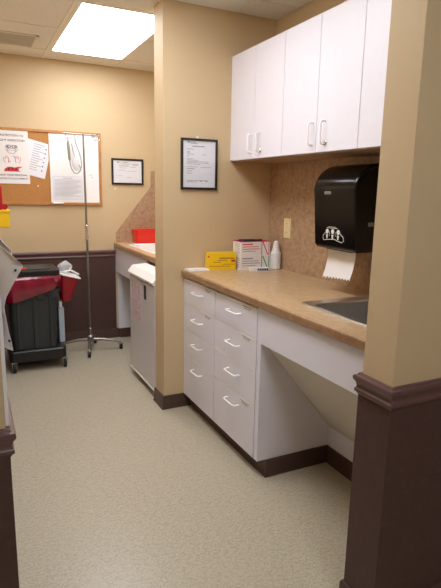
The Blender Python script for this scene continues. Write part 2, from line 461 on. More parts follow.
worktop('countertop', 0, XW - .004, YR2, 0, (.146, .505, -1.60, -1.105), 'long mottled tan laminate countertop with dropped-in steel sink')

def sink(name, m, x0, x1, y0, y1, depth, label, rim=.02, r=.045, drain=True, rimb=None):
    rb = rimb or rim
    t = thing(name, label, 'sink', ((x0 + x1) / 2, (y0 + y1) / 2, H))
    L = [rrect(x0 - rim, x1 + rim, y0 - rim, y1 + rb, r + .01, H + .0005), rrect(x0 - rim + .004, x1 + rim - .004, y0 - rim + .004, y1 + rb - .004, r + .008, H + .006),
         rrect(x0 - .004, x1 + .004, y0 - .004, y1 + .004, r, H + .0055), rrect(x0 + .004, x1 - .004, y0 + .004, y1 - .004, r, H - .002),
         rrect(x0 + .010, x1 - .010, y0 + .010, y1 - .010, r, H - depth + .03), rrect(x0 + .024, x1 - .024, y0 + .024, y1 - .024, r, H - depth + .006),
         rrect(x0 + .05, x1 - .05, y0 + .05, y1 - .05, r * .8, H - depth)]
    part('rim', loft(B(), L[:4], False, False), m, t)
    part('basin', loft(B(), L[3:], False, True), m, t)
    if drain: part('drain', lathe(B(), [(.04, H - depth + .0005), (.038, H - depth + .003), (.02, H - depth + .001)], ((x0 + x1) / 2, (y0 + y1) / 2, 0)), 'chrome', t)
    return t
sink('sink', 'steel', .152, .500, -1.595, -1.150, .165, 'stainless steel sink set into the long counter under the paper towel dispenser', rim=.026, r=.03, rimb=.070)

# drawer cabinets
ZD = (.848, .698, .530, .362, .088)
def wire_pull(axis, c, L, proud, r=.0042):
    """white wire pull on a face that faces -x; c is on the face"""
    h = L / 2; k = proud
    prof = [(-h, 0), (-h, k * .55), (-h + .004, k * .85), (-h + .014, k), (h - .014, k), (h - .004, k * .85), (h, k * .55), (h, 0)]
    pts = [(c[0] - q, c[1] + s if axis == 'y' else c[1], c[2] + (s if axis == 'z' else 0)) for s, q in prof]
    return tube(B(), pts, r, 8)
def drawer_cabinet(y0, y1, label, tags):
    XD = .0174
    t = thing('drawer_cabinet', label, 'drawer cabinet', (.3, (y0 + y1) / 2, .0885), 'white drawer cabinets under the counter')
    part('carcass', box(B(), XD + .02, .60, y0 + .001, y1 - .001, .0885, H - CT - .001), 'lam', t)
    for i in range(4):
        zt, zb = ZD[i] - .0015, ZD[i + 1] + .0015
        d = part('drawer', box(B(), XD, XD + .019, y0 + .002, y1 - .002, zb, zt, .0012), 'lam', t)
        part('edge_band', box(B(), XD - .0004, XD + .017, y0 + .003, y1 - .003, zt - .0042, zt + .0004), 'lamedge', d)
        zc = (.787, .620, .465, .303)[i]
        part('handle', wire_pull('y', (XD, (y0 + y1) / 2 - .006, zc), .118, .03), 'pull', d)
        if i in tags:
            tg = part('label_tape', box(B(), XD - .0012, XD - .0002, y0 + .05, y0 + .14, zt - .028, zt - .008), 'lamedge', d)
            p = B()
            for q, (a, b) in enumerate(((0.0, .088), (.01, .075))):
                box(p, XD - .0018, XD - .0010, y0 + .139 - b, y0 + .139 - a, zt - .015 - q * .009, zt - .0115 - q * .009)
            part('printed_text', p, 'print', d)
drawer_cabinet(-.457, -.001, 'white four-drawer cabinet against the partition wall', (0, 1))
drawer_cabinet(-.915, -.459, 'white four-drawer cabinet beside the open knee space under the sink', (0, 1, 3))
solo('end_panel', box(B(), .020, .60, -.952, -.917, .0885, H - CT - .001, .001), 'lam', 'white end panel facing the knee space at the end of the drawers', 'panel')
solo('apron_panel', box(B(), .0174, .036, YR2 + .001, -.9535, .688, H - CT - .001, .001), 'lam', 'long white apron panel under the counter front below the steel sink', 'panel')
solo('pipe_cover_panel', prism(B(), [(.037, .70), (.060, .70), (.462, .195), (.446, .195), (.037, .695)], 'y', YR2 + .001, -.9535), 'shadedwhite', 'sloping panel toned off-white for its shade, hiding the pipes in the knee space', 'panel')

# wall cabinets
ZU0, ZU1, XU = 1.566, 2.171, .321
def wall_cabinet(y1, y0, label):
    t = thing('wall_cabinet', label, 'wall cabinet', (.47, (y0 + y1) / 2, ZU0), 'white wall cabinets over the counter')
    part('carcass', box(B(), XU + .0195, XW - .001, y0 + .0005, y1 - .0005, ZU0, ZU1), 'lam', t)
    ym = (y0 + y1) / 2
    for k, (a, b) in enumerate(((ym, y1), (y0, ym))):
        d = part('door', box(B(), XU, XU + .0185, a + .0014, b - .0014, ZU0 + .001, ZU1 - .001, .0012), 'lam', t)
        hy = ym + .026 if k == 0 else ym - .068
        part('handle', wire_pull('z', (XU, hy, 1.652), .102, .027, .005), 'pull', d)
        if k == 1:
            part('lock', lathe(B(), [(.011, 0), (.011, -.006), (.008, -.009), (.003, -.009)], (XU, hy - .012, 1.607), 16, 'x'), 'chrome', d)
    part('bottom_panel', box(B(), XU + .02, XW - .001, y0 + .0008, y1 - .0008, ZU0 - .004, ZU0 - .0005), 'splash', t, 'brown underside panel')
U = .586
wall_cabinet(-.0005, -U, 'white two-door wall cabinet next to the partition with the framed certificate')
wall_cabinet(-U, -2 * U, 'white two-door wall cabinet in the middle above the outlet and dispenser')
wall_cabinet(-2 * U, -3 * U + .001, 'white wall cabinet cut off by the entry stub on the right')

# ------------------------------------------------------------------ paper towel dispenser
XF = .40; dy0, dy1, dz0, dz1 = -1.11, -.80, 1.113, 1.519
t = thing('paper_towel_dispenser', 'glossy black paper towel dispenser mounted on the backsplash over the sink', 'towel dispenser', (.52, -.955, dz0))
def prof(ins, xf):
    o = [(XW - .005, dz0 + ins), (xf + .03 + ins, dz0 + ins), (xf + .012 + ins, dz0 + .006 + ins), (xf + ins, dz0 + .02 + ins), (xf - .008 + ins, dz0 + .12), (xf - .018 + ins, dz0 + .24)]
    cx, cz, rx, rz = xf + .135, dz1 - .125, .158 - ins, .125 - ins
    for k in range(13):
        a = math.radians(180 - 90 * k / 12)
        o.append((cx + rx * math.cos(a), cz + rz * math.sin(a)))
    o += [(XW - .06, dz1 - ins + .0), (XW - .005, dz1 - ins)]
    return o
loops = []
for y, ins in ((dy0, .014), (dy0 + .004, .006), (dy0 + .013, 0.0), (dy1 - .013, 0.0), (dy1 - .004, .006), (dy1, .014)):
    loops.append([(x, y, z) for x, z in prof(ins, XF)])
part('cover', loft(B(), loops), 'black', t)
part('back_plate', box(B(), XW - .012, XW - .0045, dy0 - .004, dy1 + .004, dz0 + .01, dz1 - .004, .003), 'blackm', t)
part('sensor_window', box(B(), XF - .0235, XF - .012, -.945, -.893, 1.374, 1.392, .004), 'sensor', t, 'grey sensor window')
part('paper_slot', box(B(), XF + .035, XF + .06, -1.05, -.86, dz0 - .004, dz0 + .002), 'blackm', t)
part('side_patch', box(B(), .468, .50, dy0 - .003, dy0 + .003, 1.234, 1.253, .002), 'sensor', t)  # small grey patch on the side of the cover
em = B()
oy, xe = -.962, XF - .0085
pts = [(-.902, 1.194), (-.887, 1.180), (-.886, 1.166), (-.894, 1.158), (-.93, 1.163), (-.97, 1.167), (-1.005, 1.159), (-1.026, 1.155), (-1.040, 1.163), (-1.036, 1.180), (-1.011, 1.196)]
tube(em, [(xe, y, z) for y, z in pts], .0015, 6)
for y, z in ((-.916, 1.196), (-.957, 1.197), (-.998, 1.196)):
    lathe(em, [(.0, .0012), (.0105, .0008), (.012, 0), (.0105, -.0005), (0, -.0012)], (xe, y, z + .005), 14, 'x')
    # figure under each head: tapered stroke
    prism(em, [(y - .0075, z - .010), (y + .0075, z - .010), (y + .003, z - .030), (y - .003, z - .030)], 'x', xe - .0008, xe + .0008)
for y, z, d in ((-.933, 1.190, 1), (-.980, 1.190, -1)):
    tube(em, [(xe, y, z + .012), (xe, y - .004 * d, z), (xe, y, z - .010)], .0011, 6)
for q in range(9): box(em, xe - .0006, xe + .0006, -.990 + q * .009, -.990 + q * .009 + .0065, 1.2165, 1.2195)
for q in range(6): box(em, xe - .0006, xe + .0006, -.976 + q * .009, -.976 + q * .009 + .0065, 1.2225, 1.2245)
part('emblem', em, 'emblem', t, 'white printed emblem of three small figures')
# the paper hanging out of it
gr = []
n = 12; zz = [1.118 - .14 * k / 11 for k in range(12)]
for i, z in enumerate(zz):
    s = i / 11
    row = []
    for k in range(19):
        u = k / 18
        y = -.838 - .205 * u - .012 * s
        x = .472 - .036 * s * s - .006 * (2 * u - 1) ** 2
        zz_ = z - .012 * (1 - u) * s
        if i == 11: zz_ += .011 * (k % 2) - .004
        row.append((x, y, zz_))
    gr.append(row)
solo('paper_towel', thicken(patch(B(), gr), .0012), 'paper', 'white paper towel with torn zigzag edge hanging from the black dispenser', 'paper towel')

# outlet
t = thing('outlet', 'beige electrical outlet plate on the backsplash left of the dispenser', 'outlet', (XW - .006, -.225, 1.105))
part('plate', box(B(), XW - .0095, XW - .0035, -.264, -.190, 1.101, 1.224, .003), 'beige', t)
for z in (1.136, 1.189):
    s = part('socket', lathe(B(), [(.017, 0), (.017, -.0025), (.015, -.0032)], (XW - .0092, -.227, z), 18, 'x'), 'beige', t)
    h = B()
    for dy in (-.006, .006): box(h, XW - .0128, XW - .0120, -.227 + dy - .001, -.227 + dy + .001, z - .002, z + .006)
    part('slots', h, 'dark', s)
part('screw', lathe(B(), [(.003, 0), (.003, -.0015)], (XW - .0092, -.227, 1.1625), 10, 'x'), 'steel', t)

# ------------------------------------------------------------------ things on the counter
# yellow box
t = thing('yellow_box', 'yellow cardboard box with brown print on the counter against the partition', 'box', (.240, -.072, H), rz=math.radians(-12))
part('carton', box(B(), -.098, .086, -.034, .034, 0, .108, .002), 'yellowcard', t, local=True)
p = B()
for (a, b, z, h) in ((-.02, .075, .072, .006), (-.03, .03, .060, .004), (-.085, .05, .024, .003), (.0, .08, .036, .0025), (-.06, -.01, .048, .003)): box(p, a, b, -.0348, -.0338, z, z + h)
part('printed_text', p, 'brownprint', t, local=True)
p = B()
box(p, .056, .082, -.0348, -.0338, .052, .066)
part('red_patch', p, 'redink', t, local=True)
part('red_patch', box(B(), -.094, -.084, -.0348, -.0338, .080, .09), 'redink', t, local=True)
part('flap', box(B(), -.096, .084, -.032, .0, .108, .1095), 'yellowcard', t, local=True)
# two white cartons stacked, with a big N in red and in green
def carton(z, ink, label, loc):
    t = thing('glove_carton', label, 'box', (loc[0], loc[1], z), 'white cartons stacked on the counter', rz=0)
    part('carton', box(B(), -.106, .106, -.052, .052, 0, .0885, .0015), 'paper', t, local=True)
    p = B(); y = -.0526
    box(p, .042, .047, y, -.0518, .002, .0865); box(p, .094, .099, y, -.0518, .002, .0865)
    prism(p, [(.047, .0865), (.054, .0865), (.094, .002), (.087, .002)], 'y', y, -.0518)
    part('letter_n', p, ink, t, local=True)
    p = B()
    for q, (a, b, h) in enumerate(((-.095, -.02, .007), (-.095, .02, .004), (-.095, .03, .004), (-.095, -.0, .003))): box(p, a, b, y, -.0518, .068 - q * .014, .068 - q * .014 + h)
    part('printed_text', p, 'redink' if ink == 'pinkink' else 'print', t, local=True)
    p = B()
    for q in range(5): box(p, -.1066, -.1058, -.042, .03 - .008 * (q % 3), .018 + q * .013, .022 + q * .013)
    part('side_text', p, 'printl', t, local=True)
    return t
carton(H, 'greenink', 'white carton with a green N, bottom one of the stack on the counter', (.442, -.098))
tc = carton(H + .089, 'pinkink', 'white carton with a red N, topmost of the stack on the counter', (.440, -.098))
part('lid_band', box(B(), -.1065, .1065, -.0525, .0525, .0855, .0897), 'pinkink', tc, 'crimson top face', local=True)
zt = H + .089 + .0898
for k, (x, y, a, L, m, lb) in enumerate(((.43, -.135, .1, .13, 'ink', 'black pen lying on top of the white cartons, nearest the front'), (.40, -.11, -.15, .10, 'navy', 'short blue pen lying on top of the white cartons behind the black one'))):
    r_ = .0055
    t = thing('pen', lb, 'pen', (x, y, zt + r_), 'pens on the white cartons', rz=a)
    part('barrel', lathe(B(), [(.002, -L / 2 - .012), (r_, -L / 2), (r_, L * .2)], (0, 0, 0), 10, 'x'), m, t, local=True)
    part('cap', lathe(B(), [(r_ + .0004, L * .2), (r_ + .0004, L / 2), (.003, L / 2 + .004)], (0, 0, 0), 10, 'x'), m, t, local=True)
# white squeeze bottle
t = thing('squeeze_bottle', 'white plastic bottle with tapered top in the corner behind the cartons', 'bottle', (.582, -.162, H))
part('body', lathe(B(), [(.029, 0), (.0335, .003), (.034, .01), (.0335, .098), (.031, .107), (.025, .115)], (.582, -.162, H), 24), 'milky', t)
part('collar', lathe(B(), [(.024, .112), (.025, .115), (.025, .126), (.0235, .129)], (.582, -.162, H), 24), 'whiteplastic', t)
part('cap', lathe(B(), [(.0225, .129), (.019, .15), (.015, .172), (.010, .178), (.004, .179)], (.582, -.162, H), 24), 'whiteplastic', t)
# small box with navy print
t = thing('ointment_box', 'small white box with dark blue lettering lying in front of the cartons', 'box', (.435, -.205, H), rz=math.radians(-14))
part('carton', box(B(), -.062, .062, -.016, .016, 0, .022, .002), 'paper', t, local=True)
p = B()
for q in range(6): box(p, -.012 + q * .012, -.003 + q * .012, -.0166, -.0158, .004, .018)
part('printed_text', p, 'navy', t, local=True)
# folded white cloth
t = thing('folded_towel', 'white folded paper towel at the counter end by the partition', 'paper towel', (.085, -.058, H))
part('lower_fold', box(B(), .012, .150, -.100, -.014, H + .0002, H + .006, .002), 'paper', t)
part('upper_fold', box(B(), .016, .146, -.094, -.02, H + .006, H + .011, .002), 'paper', t)

# ------------------------------------------------------------------ framed papers and pins
def lines(rows, x0, plane, c, th=.0008):
    """rows = [(dx0, dx1, z, h)] of small print"""
    bm = B()
    for a, b, z, h in rows: box(bm, c + a, c + b, plane - th, plane + th, z, z + h)
    return bm
def framed(x0, x1, z0, z1, yw, fw_, label, rows):
    t = thing('framed_notice', label, 'framed document', ((x0 + x1) / 2, yw - .008, z0), 'framed documents on the walls')
    fr = B()
    for a in ((x0, x1, z0, z0 + fw_), (x0, x1, z1 - fw_, z1), (x0, x0 + fw_, z0 + fw_, z1 - fw_), (x1 - fw_, x1, z0 + fw_, z1 - fw_)):
        box(fr, a[0], a[1], yw - .016, yw - .0005, a[2], a[3], .002)
    part('frame', fr, 'frame', t)
    part('document', box(B(), x0 + fw_ - .002, x1 - fw_ + .002, yw - .008, yw - .002, z0 + fw_ - .002, z1 - fw_ + .002), 'paperb', t)
    p = B()
    for a, b, z, h in rows: box(p, a, b, yw - .0086, yw - .0079, z, z + h)
    part('printed_text', p, 'print', t)
    part('glass', box(B(), x0 + fw_ - .001, x1 - fw_ + .001, yw - .0115, yw - .0105, z0 + fw_ - .001, z1 - fw_ + .001), 'glass', t)
rr = [(.035, .05, 1.660, .008), (.053, .088, 1.662, .003), (.053, .10, 1.655, .003), (.065, .145, 1.638, .005), (.03, .075, 1.622, .003), (.03, .05, 1.608, .003), (.03, .05, 1.601, .0025), (.03, .075, 1.593, .0025), (.13, .155, 1.593, .0025), (.03, .045, 1.582, .003)]
for k, w in enumerate((.03, .06, .13, .125, .07)): rr.append((.03, .045 + w, 1.566 - k * .0075, .0025))
rr += [(.03, .10, 1.52, .002), (.12, .19, 1.519, .002), (.03, .08, 1.508, .0035), (.03, .065, 1.495, .003), (.03, .06, 1.482, .003), (.03, .17, 1.440, .0025), (.03, .1, 1.432, .0025), (.115, .13, 1.436, .004), (.15, .165, 1.436, .004)]
framed(-.008, .230, 1.388, 1.686, 0, .013, 'black-framed white certificate hung upright on the partition above the counter', rr)
q = [(.070, .085, 1.612, .010), (.12, .17, 1.617, .004), (.10, .19, 1.604, .003), (.20, .27, 1.604, .003), (.085, .17, 1.593, .0025), (.21, .265, 1.594, .003), (.085, .18, 1.584, .0025), (.19, .24, 1.578, .003), (.09, .15, 1.57, .002), (.08, .14, 1.548, .002), (.16, .25, 1.541, .002), (.07, .12, 1.50, .002), (.16, .20, 1.487, .002)]
framed(.017, .312, 1.423, 1.653, YB, .017, 'black-framed white notice hung sideways on the back wall right of the corkboard', q)
solo('picture_clip', lathe(B(), [(.001, 0), (.007, -.001), (.008, -.006), (.005, -.010)], (.098, -.0005, 1.693), 12, 'y'), 'whiteplastic', 'small white clip on the partition just above the certificate', 'wall clip')
solo('wall_pin', lathe(B(), [(.001, 0), (.007, -.001), (.008, -.006), (.004, -.010)], (.048, YB - .0005, 1.383), 12, 'y'), 'whiteplastic', 'white pin in the back wall just below the sideways framed notice', 'pin')

# ------------------------------------------------------------------ bulletin board
bx0, bx1, bz0, bz1 = -.968, -.076, 1.238, 1.856; xm = -.511
t = thing('bulletin_board', 'wood-framed board, half cork and half whiteboard, on the back wall', 'bulletin board', ((bx0 + bx1) / 2, YB - .01, bz0))
fr = B(); fwid = .022
for a in ((bx0, bx1, bz0, bz0 + fwid), (bx0, bx1, bz1 - fwid, bz1), (bx0, bx0 + fwid, bz0 + fwid, bz1 - fwid), (bx1 - fwid, bx1, bz0 + fwid, bz1 - fwid)):
    box(fr, a[0], a[1], YB - .022, YB - .0005, a[2], a[3], .003)
part('frame', fr, 'wood', t)
part('cork_panel', box(B(), bx0 + fwid, xm - .006, YB - .012, YB - .001, bz0 + fwid, bz1 - fwid), 'cork', t)
part('divider', box(B(), xm - .006, xm, YB - .017, YB - .001, bz0 + fwid, bz1 - fwid, .001), 'wood', t)
part('whiteboard_panel', box(B(), xm, bx1 - fwid, YB - .013, YB - .001, bz0 + fwid, bz1 - fwid), 'whiteboard', t)
mk = B()
for a, b, z in ((-.185, -.158, 1.497), (-.165, -.15, 1.477)): box(mk, a, b, YB - .0138, YB - .0129, z, z + .003)
part('marker_writing', mk, 'print', t)
# poster
px0, px1, pz0, pz1 = -.954, -.675, 1.410, 1.836
t = thing('safety_poster', 'white infection protection poster with red and blue drawings pinned to the cork', 'poster', ((px0 + px1) / 2, YB - .013, pz0))
part('sheet', box(B(), px0, px1, YB - .0166, YB - .0150, pz0, pz1), 'paper', t)
yp = YB - .0168; xc = -.806
for s, w, h, z in (('PROTECTION TO', .190, .017, 1.786), ('FIGHT INFECTION', .205, .017, 1.747), ('WEAR YOUR PERSONAL', .228, .014, 1.473), ('PROTECTIVE EQUIPMENT', .232, .014, 1.443)):
    part('lettering', text_into(B(), s, w, h, onback(xc, yp, z), weight=.012), 'ink', t, smooth=False)
d = B()
for sx in (-1, 1):
    gx = xc + sx * .022
    tube(d, [(gx - .016, yp, 1.700), (gx - .014, yp, 1.716), (gx + .014, yp, 1.716), (gx + .016, yp, 1.700), (gx + .006 * sx, yp, 1.694), (gx - .006 * sx, yp, 1.696)], .0026, 5, True)
    lathe(d, [(.0, -.0006), (.0055, -.0004), (.0055, .0004), (0, .0006)], (gx + sx * .006, yp, 1.705), 10, 'y')
box(d, xc - .007, xc + .007, yp - .0005, yp + .0005, 1.706, 1.711)
tube(d, [(xc - .045, yp, 1.700), (xc - .037, yp, 1.714)], .002, 5); tube(d, [(xc + .045, yp, 1.700), (xc + .037, yp, 1.714)], .002, 5)
part('goggles_drawing', d, 'navy', t)
d = B()
tube(d, [(xc - .030, yp, 1.686), (xc - .012, yp, 1.691), (xc + .012, yp, 1.691), (xc + .030, yp, 1.686), (xc + .030, yp, 1.666), (xc + .016, yp, 1.652), (xc - .016, yp, 1.652), (xc - .030, yp, 1.666)], .0016, 5, True)
tube(d, [(xc - .026, yp, 1.674), (xc + .026, yp, 1.674)], .001, 5)
for sx in (-1, 1):
    tube(d, [(xc + sx * .030, yp, 1.684), (xc + sx * .048, yp, 1.694)], .0014, 5); tube(d, [(xc + sx * .030, yp, 1.668), (xc + sx * .047, yp, 1.680)], .0014, 5)
part('mask_drawing', d, 'plumink', t)
for sx in (-1, 1):
    d = B()
    gx = xc + sx * .042
    tube(d, [(gx - .012 * sx, yp, 1.576), (gx - .018 * sx, yp, 1.60), (gx - .012 * sx, yp, 1.622), (gx - .006 * sx, yp, 1.632), (gx, yp, 1.61), (gx + .005 * sx, yp, 1.634), (gx + .010 * sx, yp, 1.608), (gx + .02 * sx, yp, 1.622), (gx + .022 * sx, yp, 1.60), (gx + .010 * sx, yp, 1.574)], .0021, 5)
    part('glove_drawing', d, 'redink', t)
d = B()
tube(d, [(xc - .03, yp, 1.592), (xc - .012, yp, 1.585)], .002, 5)
part('cuff_drawing', d, 'navy', t)
d = B()
tube(d, [(xc + .008, yp, 1.632), (xc + .022, yp, 1.628), (xc + .018, yp, 1.615)], .002, 5)
part('cuff_drawing', d, 'navy', t)
d = B()
prism(d, [(xc - .066, 1.508), (xc - .06, 1.528), (xc - .036, 1.545), (xc - .004, 1.546), (xc + .012, 1.540), (xc + .05, 1.548), (xc + .078, 1.546), (xc + .046, 1.532), (xc + .048, 1.516), (xc + .066, 1.508)], 'y', yp - .0006, yp + .0004)
part('gown_drawing', d, 'redink', t)
d = B()
for a, b in ((-.03, 1.528), (.0, 1.53), (.026, 1.527)): lathe(d, [(0, -.0006), (.009, -.0004), (.009, .0004), (0, .0006)], (xc + a, yp - .0008, b), 10, 'y')
part('gown_detail', d, 'ink', t)
# tilted sheet on cork
t = thing('paper_notice', 'white printed sheet pinned crooked on the cork beside the poster', 'paper notice', (-.595, YB - .012, 1.44))
mt = Matrix.Translation((-.596, YB - .0136, 1.618)) @ Matrix.Rotation(math.radians(14), 4, 'Y')
part('sheet', box(B(), -.135, .078, -.0006, .0006, -.150, .137, mtx=mt), 'paperb', t)
p = B()
for k in range(12):
    z = .11 - k * .019
    box(p, -.06, (.03 if k % 3 == 0 else -.005 + .01 * (k % 2)), -.0012, -.0003, z, z + .0035, mtx=mt)
part('printed_text', p, 'print', t)
for k in range(6): part('check_mark', box(B(), .035, .046, -.0013, -.0003, .085 - k * .036, .093 - k * .036, mtx=mt), 'ink', t)
# sheet on the whiteboard
t = thing('paper_notice', 'white sheet of close print stuck low on the whiteboard behind the pole', 'paper notice', (-.368, YB - .014, 1.283))
part('sheet', box(B(), -.494, -.241, YB - .0146, YB - .0131, 1.283, 1.486), 'paperb', t)
p = B(); y = YB - .0148
box(p, -.41, -.33, y - .0004, y + .0004, 1.464, 1.469)
for k in range(14):
    z = 1.450 - k * .0105
    box(p, -.478, -.258 - .03 * ((k * 7) % 4 == 1) - .06 * (k == 12), y - .0004, y + .0004, z, z + .0035)
part('printed_text', p, 'printl', t)
p = B()
for a in ((-.487, -.247, 1.288, 1.2895), (-.487, -.247, 1.479, 1.4805), (-.487, -.4855, 1.288, 1.480), (-.2485, -.247, 1.288, 1.480)): box(p, a[0], a[1], y - .0004, y + .0004, a[2], a[3])
part('printed_border', p, 'printl', t)
solo('push_pin', lathe(B(), [(.0008, .008), (.0008, 0), (.0055, -.001), (.003, -.004), (.003, -.010), (.0055, -.012), (.004, -.0135)], (-.614, YB - .0125, 1.395), 12, 'y'), 'whiteplastic', 'white push pin in the cork below the crooked sheet', 'pin')
t = thing('marker', 'white marker lying on the bottom ledge of the board frame', 'marker', (-.455, YB - .030, bz0 + .0105))
part('barrel', lathe(B(), [(.006, -.045), (.008, -.042), (.008, .015)], (-.455, YB - .0295, bz0 + .016), 12, 'x'), 'whiteplastic', t)
part('cap', lathe(B(), [(.0085, .015), (.0085, .042), (.006, .045)], (-.455, YB - .0295, bz0 + .016), 12, 'x'), 'whiteplastic', t)

# ------------------------------------------------------------------ IV pole
PX, PY = -.280, 1.410
t = thing('drip_stand', 'tall thin grey metal drip stand on casters in front of the back wall', 'drip stand', (PX, PY, 0))
part('pole', tube(B(), [(PX, PY, .10), (PX - .003, PY, 1.0), (PX - .008, PY, 1.815)], [.0105, .0095, .007], 12), 'greymetal', t)
part('collar', lathe(B(), [(.011, .96), (.0155, .965), (.0155, .99), (.012, .995), (.012, 1.06), (.0145, 1.065), (.0145, 1.08), (.009, 1.085)], (PX - .003, PY, 0), 14), 'chrome', t)
part('hub', lathe(B(), [(.024, .075), (.030, .085), (.030, .13), (.020, .14), (.018, .20), (.012, .205)], (PX, PY, 0), 16), 'greymetal', t)
for ex, ey in ((-.335, 1.215), (-.030, 1.352), (-.20, 1.605), (-.50, 1.47)):
    l = tube(B(), [(PX, PY, .10), (PX + (ex - PX) * .45, PY + (ey - PY) * .45, .095), (PX + (ex - PX) * .8, PY + (ey - PY) * .8, .078), (ex, ey, .066)], [.014, .013, .0115, .011], 10)
    lg = part('leg', l, 'greymetal', t)
    cb = B()
    lathe(cb, [(.007, .045), (.007, .068)], (ex, ey, 0), 10)
    box(cb, ex - .016, ex - .013, ey - .012, ey + .012, .022, .056, .001); box(cb, ex + .013, ex + .016, ey - .012, ey + .012, .022, .056, .001); box(cb, ex - .016, ex + .016, ey - .012, ey + .012, .048, .054, .001)
    part('caster_fork', cb, 'chrome', lg)
    part('caster_wheel', lathe(B(), [(.010, -.0115), (.024, -.011), (.026, -.006), (.026, .006), (.024, .011), (.010, .0115)], (ex, ey, .0262), 20, 'x'), 'rubber', lg)
hk = B(); zb = 1.808
tube(hk, [(PX - .165, PY, zb + .004), (PX - .09, PY, zb + .0), (PX, PY, zb), (PX + .06, PY, zb), (PX + .118, PY, zb - .002)], .0045, 8)
part('cross_bar', hk, 'greymetal', t)
for hx, s in ((PX - .135, 1), (PX - .085, -1), (PX + .085, 1), (PX + .115, -1)):
    part('hook', tube(B(), [(hx, PY, zb), (hx - .012 * s, PY, zb - .016), (hx - .010 * s, PY, zb - .034), (hx + .004 * s, PY, zb - .044), (hx + .018 * s, PY, zb - .036), (hx + .020 * s, PY, zb - .026)], .0034, 8), 'chrome', t)
for k, hx in enumerate((PX + .07, PX + .095)):
    part('ring', tube(B(), [(hx + .012 * math.cos(a * math.pi / 8), PY - .004, zb - .004 + .014 * math.sin(a * math.pi / 8)) for a in range(16)], .003, 6, True), 'chrome', t)
# tubing set hanging from it
ty = PY - .013
t = thing('tubing_set', 'looped clear tubing with grey handle hanging from the drip stand hook', 'tubing', (-.385, ty, 1.46))
part('handle', tube(B(), [(-.408, ty, 1.755), (-.410, ty, 1.735), (-.406, ty, 1.695), (-.402, ty, 1.61), (-.400, ty, 1.598)], [.005, .0105, .012, .0105, .005], 14), 'greygrip', t)
part('hanger', tube(B(), [(-.408, ty, 1.752), (-.412, ty, 1.772), (-.405, ty, 1.786), (-.396, ty + .006, 1.790)], .0035, 8), 'chrome', t)
lp = [(-.400, ty, 1.600), (-.398, ty, 1.57), (-.388, ty - .004, 1.53), (-.368, ty - .004, 1.502), (-.345, ty - .002, 1.500), (-.322, ty, 1.52), (-.310, ty, 1.56), (-.312, ty, 1.61), (-.324, ty, 1.66), (-.342, ty, 1.71), (-.352, ty, 1.745), (-.356, ty, 1.772)]
part('tube', tube(B(), lp, .0052, 8), 'tube', t)
part('tube', tube(B(), [(-.385, ty - .006, 1.73), (-.372, ty - .006, 1.66), (-.352, ty - .006, 1.60), (-.326, ty - .006, 1.555), (-.314, ty - .004, 1.54)], .0036, 8), 'tube', t)
bg = []
for i in range(9):
    s = i / 8; z = 1.735 - .215 * s; w = .006 + .027 * math.sin(math.pi * min(1, .05 + s * s * .86)); xo = -.376 + .028 * s
    bg.append([(xo + w * math.cos(2 * math.pi * k / 14), ty + .35 * w * math.sin(2 * math.pi * k / 14), z) for k in range(14)])
part('mask', loft(B(), bg), 'softwhite', t, 'milky white soft plastic piece')

# ------------------------------------------------------------------ waste cart
cx0, cx1, cy0, cy1 = -.955, -.540, 1.045, 1.42
t = thing('waste_cart', 'charcoal plastic waste bin on a black wheeled base in the far corner', 'waste bin', ((cx0 + cx1) / 2, (cy0 + cy1) / 2, 0))
dl = B(); loft(dl, [rrect(cx0 + .006, cx1 - .006, cy0 + .006, cy1 - .006, .03, .080), rrect(cx0, cx1, cy0, cy1, .035, .088), rrect(cx0, cx1, cy0, cy1, .035, .157), rrect(cx0 + .008, cx1 - .008, cy0 + .008, cy1 - .008, .03, .165)])
part('wheeled_base', dl, 'blackm', t)
bx = B(); b0, b1, b2, b3 = -.932, -.588, 1.068, 1.40
loft(bx, [rrect(b0 + .014, b1 - .014, b2 + .014, b3 - .014, .03, .165), rrect(b0 + .008, b1 - .008, b2 + .008, b3 - .008, .03, .36), rrect(b0, b1, b2, b3, .03, .58), rrect(b0 - .014, b1 + .014, b2 - .014, b3 + .014, .034, .584),
          rrect(b0 - .014, b1 + .014, b2 - .014, b3 + .014, .034, .632), rrect(b0, b1, b2, b3, .03, .636), rrect(b0 - .004, b1 + .004, b2 - .004, b3 + .004, .03, .70), rrect(b0 + .02, b1 - .02, b2 + .02, b3 - .02, .03, .70), rrect(b0 + .028, b1 - .028, b2 + .028, b3 - .028, .03, .19)], True, True)
part('bin_body', bx, 'bin', t)
for x in (b0 + .055, (b0 + b1) / 2, b1 - .055):
    part('rib', box(B(), x - .012, x + .012, b2 - .006, b2 + .02, .18, .585, .004), 'bin', t)
for x in (b0 + .04, b0 + .14, b1 - .13, b1 - .03):
    part('rim_lug', box(B(), x - .022, x + .022, b2 - .020, b2 + .004, .560, .625, .006), 'bin', t)
ld = B()
loft(ld, [rrect(b0 - .02, b1 + .018, b2 - .02, b3 + .016, .012, .735), rrect(b0 - .022, b1 + .02, b2 - .022, b3 + .018, .014, .742), rrect(b0 - .022, b1 + .02, b2 - .022, b3 + .018, .014, .772), rrect(b0 + .0, b1 - .002, b2 + .0, b3 - .004, .012, .780), rrect(b0 + .012, b1 - .014, b2 + .012, b3 - .016, .012, .774)])
lid = part('lid', ld, 'blackm', t)
part('lid_panel', box(B(), b0 + .035, b1 - .04, b2 + .05, b3 - .04, .7745, .780, .002), 'bin', lid)
